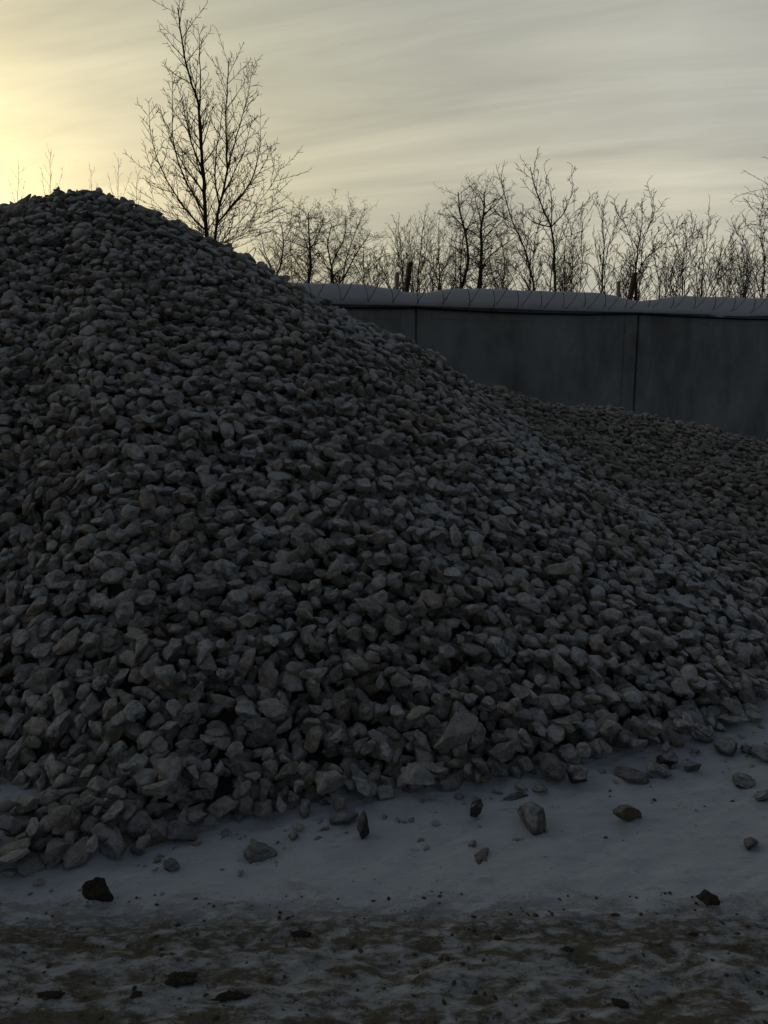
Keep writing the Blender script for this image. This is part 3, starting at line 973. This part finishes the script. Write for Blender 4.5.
for x, y, size, tint, lab in LOOSE:
    pose, pool, tl = None, CHUNKY, 0.4
    if any(k in ('flat', 'chip', 'low') for k in lab.split()[:5]):
        pool, tl = FLAT, 0.12
    elif 'long pale block' in lab and 'on its side' in lab:
        pool, tl = LONG, 0.1
    elif any(k in lab for k in ('upright dark', 'pyramid', 'wedge')) and 'beside' not in lab and 'right of' not in lab:
        pool, tl, pose = LONG, 0.25, np.array(Matrix.Rotation(R(-80), 3, 'Y'))
    s = drop(rs, x, y, size * 0.95, pool[int(rs.integers(len(pool)))], tl, 0.34, None, None, pose)
    s.own *= 0.75
    s.tint = {'g': (0.20, 0.195, 0.185), 'p': (0.36, 0.35, 0.33), 'd': (0.10, 0.10, 0.10), 'b': (0.19, 0.155, 0.11), 'k': (0.055, 0.052, 0.05)}[tint]
    loose.append((s, lab))

# ---- the heap's core and every stone too far back to count: one object
def project(p):
    dz_ = p[:, 2] - EYE
    cy_ = p[:, 1] * math.cos(PITCH) - dz_ * math.sin(PITCH)
    up_ = p[:, 1] * math.sin(PITCH) + dz_ * math.cos(PITCH)
    return 384 + FPX * p[:, 0] / cy_, 512 - FPX * up_ / cy_, cy_


world_v = [(VAR_LO[s.var] * s.size) @ s.rot.T + s.pos for s in stones]
allv = np.concatenate(world_v)
own = np.repeat(np.arange(len(stones)), len(ICO_LO[0]))
PX, PY, PD = project(allv)
CS = 5
cx, cyy = (PX // CS).astype(int), (PY // CS).astype(int)
inb = (cx >= 0) & (cx < W // CS + 1) & (cyy >= 0) & (cyy < HGT // CS + 1) & (PD > 0.2)
cid = cyy[inb] * 400 + cx[inb]
order = np.lexsort((PD[inb], cid))
cid_s = cid[order]
firsts = np.r_[True, cid_s[1:] != cid_s[:-1]]
owners = own[inb][order][firsts]
area = np.bincount(owners, minlength=len(stones))
N_OWN = 262
pick = np.argsort(-area)[:N_OWN]
picked = set(int(p) for p in pick)

vs, fs, tints, nv = [], [], [], 0
for q, s in enumerate(stones):
    if q in picked:
        continue
    if s.pos[1] > 5.6 or area[q] == 0:
        far_v, far_f = (VAR_FAR[s.var] * s.size) @ s.rot.T + s.pos, ICO_FAR
    else:
        far_v, far_f = world_v[q], ICO_LO[1]
    vs.append(far_v)
    fs.append(far_f + nv)
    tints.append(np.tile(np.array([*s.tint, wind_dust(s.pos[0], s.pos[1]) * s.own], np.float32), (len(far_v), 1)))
    nv += len(far_v)
# core sheet under the stones
cxs, cys = np.meshgrid(np.arange(-8, 9, 0.10), np.arange(1.6, 16.5, 0.10))
cz = np.maximum(np.where(cys > 12.6, heap_z(cxs, cys) - 0.5 * (cys - 12.6), heap_z(cxs, cys)) - 0.13, -0.25)
cny, cnx = cxs.shape
ci = np.arange(cny - 1)[:, None] * cnx + np.arange(cnx - 1)[None, :]
q4 = np.stack([ci, ci + 1, ci + cnx + 1, ci + cnx], -1).reshape(-1, 4)
q4 = q4[(cz.ravel()[q4].max(1) > -0.2)]
tri = np.concatenate([q4[:, [0, 1, 2]], q4[:, [0, 2, 3]]])
vs.append(np.stack([cxs, cys, cz], -1).reshape(-1, 3))
fs.append(tri + nv)
tints.append(np.tile(np.array([0.16, 0.15, 0.14, 0.0], np.float32), (cxs.size, 1)))
me = np_mesh('stone_heap', np.concatenate(vs), np.concatenate(fs), M_STONE_ALL)
att = me.color_attributes.new('tint', 'FLOAT_COLOR', 'POINT')
att.data.foreach_set('color', np.concatenate(tints).ravel())
heap = link('stone_heap', me)
tag(heap, 'huge heap of snow dusted broken limestone with a lower ridge behind', 'stone heap', 'stones of the heap', 'stuff')


def add_stone(s, name, label, group, mat=None):
    o = link(name, MESH_HI[s.var])
    Mx = Matrix(s.rot.tolist()).to_4x4() @ Matrix.Diagonal((s.size, s.size, s.size, 1))
    Mx.translation = Vector(s.pos)
    o.matrix_world = Mx
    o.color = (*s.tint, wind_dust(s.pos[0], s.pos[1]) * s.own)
    tag(o, label, 'stone', group)
    return o


def flat_lump(size, seed, flat, rough=0.10):
    """a crumbly clod: a carved ball with a torn surface"""
    r = np.random.default_rng(seed)
    vv = carve(ICO_HI[0], seed)
    for kf, amp in ((7.0, rough), (15.0, rough * 0.7)):
        w3 = r.normal(size=(8, 3)) * kf
        vv = vv * (1 + amp * np.sin(vv @ w3.T + r.uniform(0, 6.28, 8)).sum(1, keepdims=True) / 2.0)
    vv = vv * [1.2, 0.9, 1.0]
    vv[:, :2] *= 1 - 0.30 * np.clip(vv[:, 2:], -1, 1)
    return vv * size * [0.8, 0.8, flat * 0.8]


for s, lab in loose:
    if s.tint[0] < 0.1:                                  # lumps of black frozen mud, not limestone
        tall = 'tall' in lab
        o = link('mud_lump', np_mesh('mud_lump', flat_lump(s.size * (1.0 if tall else 0.85), 78 if tall else 83, 1.55 if tall else 0.95, 0.03) * ([0.68, 0.8, 1] if tall else [1, 1, 1]), ICO_HI[1], M_MUD))
        o.location = (s.pos[0], s.pos[1], float(ground_z(s.pos[0], s.pos[1])) + s.size * (0.75 if tall else 0.6))
        tag(o, lab, 'mud lump', 'mud lumps on the road')
    else:
        add_stone(s, 'stone', lab, 'loose stones on the snow')

# every stone of its own gets a label from its real look and place
LAND = [(-30, 'at the frame edge behind the spill'), (62, 'above the stone spill'), (150, 'above the thin flat chip'),
        (258, 'above the lone dusted stone'), (363, 'above the dark pointed stone'), (456, 'above the long pale block'),
        (534, 'above the largest loose block'), (629, 'above the brown wedge stone'), (729, 'above the broad sunken stone'), (800, 'at the far end of the rim')]
ORD = ['bottom', 'second', 'third', 'fourth', 'fifth', 'sixth', 'seventh', 'eighth', 'ninth', 'tenth', 'eleventh', 'twelfth']
info = []
for q in pick:
    s = stones[int(q)]
    a_, b_, d_ = project(world_v[int(q)])
    cx_, cy_ = a_.mean(), b_.mean()
    wd_, ht_ = np.ptp(a_), np.ptp(b_)
    toe = np.interp(cx_, [0, 60, 120, 200, 300, 350, 420, 500, 560, 620, 680, 768], [785, 830, 840, 832, 820, 810, 797, 783, 774, 760, 744, 733])
    course = ORD[int(min(max((toe + 8 - cy_) / 34.0, 0), 11))]
    land = min(LAND, key=lambda l: abs(l[0] - cx_))[1]
    shape = 'flat' if wd_ / ht_ > 1.7 else 'upright' if wd_ / ht_ < 0.9 else 'blocky' if s.var % 2 else 'rounded'
    if not 0.9 <= wd_ / ht_ <= 1.7:
        pass
    else:
        shape = 'squarish' if wd_ / ht_ < 1.25 else 'oblong'
    lum = sum(s.tint) / 3
    tone = 'ochre' if s.tint[0] / s.tint[2] > 1.2 else 'dark' if lum < 0.265 else 'pale' if lum > 0.375 else 'grey'
    big = 'large ' if max(wd_, ht_) > 52 else 'small ' if max(wd_, ht_) < 34 else ''
    info.append([f'{big}{tone} {shape} stone in the {course} course {land}', cx_, cy_, int(q)])
byl = {}
for r_ in info:
    byl.setdefault(r_[0], []).append(r_)
WHICH = {2: ['left', 'right'], 3: ['left', 'middle', 'right']}
for lab, rows in byl.items():
    rows.sort(key=lambda r_: r_[1])
    for k, r_ in enumerate(rows):
        if len(rows) > 1:
            wd = WHICH[len(rows)][k] if len(rows) in WHICH else ('leftmost' if k == 0 else 'rightmost' if k == len(rows) - 1 else ORD[k] + ' from left')
            r_[0] = lab.replace(' stone in', f' stone ({wd} of {len(rows)} alike) in') if False else f'{wd} {lab}'
for lab, cx_, cy_, q in info:
    add_stone(stones[q], 'stone', lab, 'large stones at the front of the heap')
assert len({r_[0] for r_ in info}) == len(info)
print('STONES', N_HEAP, len(stones), 'min own area', area[pick[-1]], 'verts', nv)

# lumps of frozen mud on the road and scattered crumbs
CLODS = [(182, 972, 34, 'widest low lump of frozen mud on the dark wheel track'), (232, 991, 30, 'crumbled mud lump just beyond the widest lump, closer to the viewer'),
         (50, 990, 24, 'dark mud lump near the left frame edge of the road'), (136, 992, 13, 'small brown pebble of mud between two larger mud lumps'),
         (300, 928, 20, 'thin mud lump where the road meets the snow below the lone snow dusted stone'), (498, 935, 10, 'tiny black mud lump standing up in the middle of the road'),
         (568, 950, 12, 'small mud lump on the road below the brown wedge stone'), (694, 934, 11, 'small round mud lump on the road below the dark cube like lump'),
         (620, 1003, 16, 'low mud lump close to the lower frame edge, farthest along the road')]


def on_ground(px, py):
    x, yy = (px - 384) / FPX, (512 - py) / FPX
    d = np.array([x, math.cos(PITCH) + yy * math.sin(PITCH), -math.sin(PITCH) + yy * math.cos(PITCH)])
    return d * (-EYE / d[2]) + np.array([0, 0, EYE]), -EYE / d[2]


for k, (px, py, wd, lab) in enumerate(CLODS):
    g_, dist = on_ground(px, py)
    size = wd / FPX * dist / 2.4
    o = link('mud_lump', np_mesh('mud_lump', flat_lump(size, 400 + k, 0.50), ICO_HI[1], M_MUD))
    o.location = (g_[0], g_[1], float(ground_z(np.array(g_[0]), np.array(g_[1]))) + size * 0.10)
    tag(o, lab, 'mud lump', 'mud lumps on the road')
v2, f2 = ico(2)
CR = [carve(v2, 700 + k) for k in range(12)]
vs, fs, nv = [], [], 0
for k in range(1300):
    if k < 1000:
        y = rs.uniform(1.55, 2.22)
        x = rs.uniform(-1.5, 1.6)
        size = 0.0018 + 0.0065 * rs.random() ** 4
    else:
        y = 2.1 + 1.4 * rs.random() ** 1.2
        x = rs.uniform(-1.7, 2.0)
        if float(heap_z(np.array(x), np.array(y))) > -0.02 or rs.random() > 0.35 + 0.3 * x:
            continue
        size = 0.0018 + 0.0065 * rs.random() ** 5
    a_ = rs.uniform(0, 6.28)
    vv = CR[k % 12] * size
    vv = np.stack([vv[:, 0] * math.cos(a_) - vv[:, 1] * math.sin(a_), vv[:, 0] * math.sin(a_) + vv[:, 1] * math.cos(a_), vv[:, 2] * 0.6], -1)
    vs.append(vv + [x, y, float(ground_z(np.array(x), np.array(y))) + size * 0.3])
    fs.append(f2 + nv)
    nv += len(v2)
cr = link('mud_crumbs', np_mesh('mud_crumbs', np.concatenate(vs), np.concatenate(fs), M_GRIT))
tag(cr, 'fine dark crumbs of mud and grit strewn over the road and snow', 'grit', kind='stuff')

vs, fs, tn, nv = [], [], [], 0
while len(vs) < 170:
    x, y = rs.uniform(-1.8, 2.3), rs.uniform(2.2, 4.2)
    hz = float(heap_z(np.array(x), np.array(y)))
    if not -0.20 < hz < 0.0 or rs.random() > math.exp(hz / 0.05):
        continue
    size = 0.006 + 0.016 * rs.random() ** 3
    vv = (VAR_FAR[len(vs) % NVAR] * size) @ rot_matrix(rs, (0, 0, 1), 0.5).T
    vs.append(vv + [x, y, float(ground_z(np.array(x), np.array(y))) + size * 0.25])
    fs.append(ICO_FAR + nv)
    tn.append(np.tile(np.array([*rand_tint(rs), 0.5], np.float32), (len(vv), 1)))
    nv += len(vv)
me = np_mesh('stone_chips', np.concatenate(vs), np.concatenate(fs), M_STONE_ALL)
me.color_attributes.new('tint', 'FLOAT_COLOR', 'POINT').data.foreach_set('color', np.concatenate(tn).ravel())
tag(link('stone_chips', me), 'small limestone chips and crumbs scattered along the foot of the heap', 'stone chips', kind='stuff')
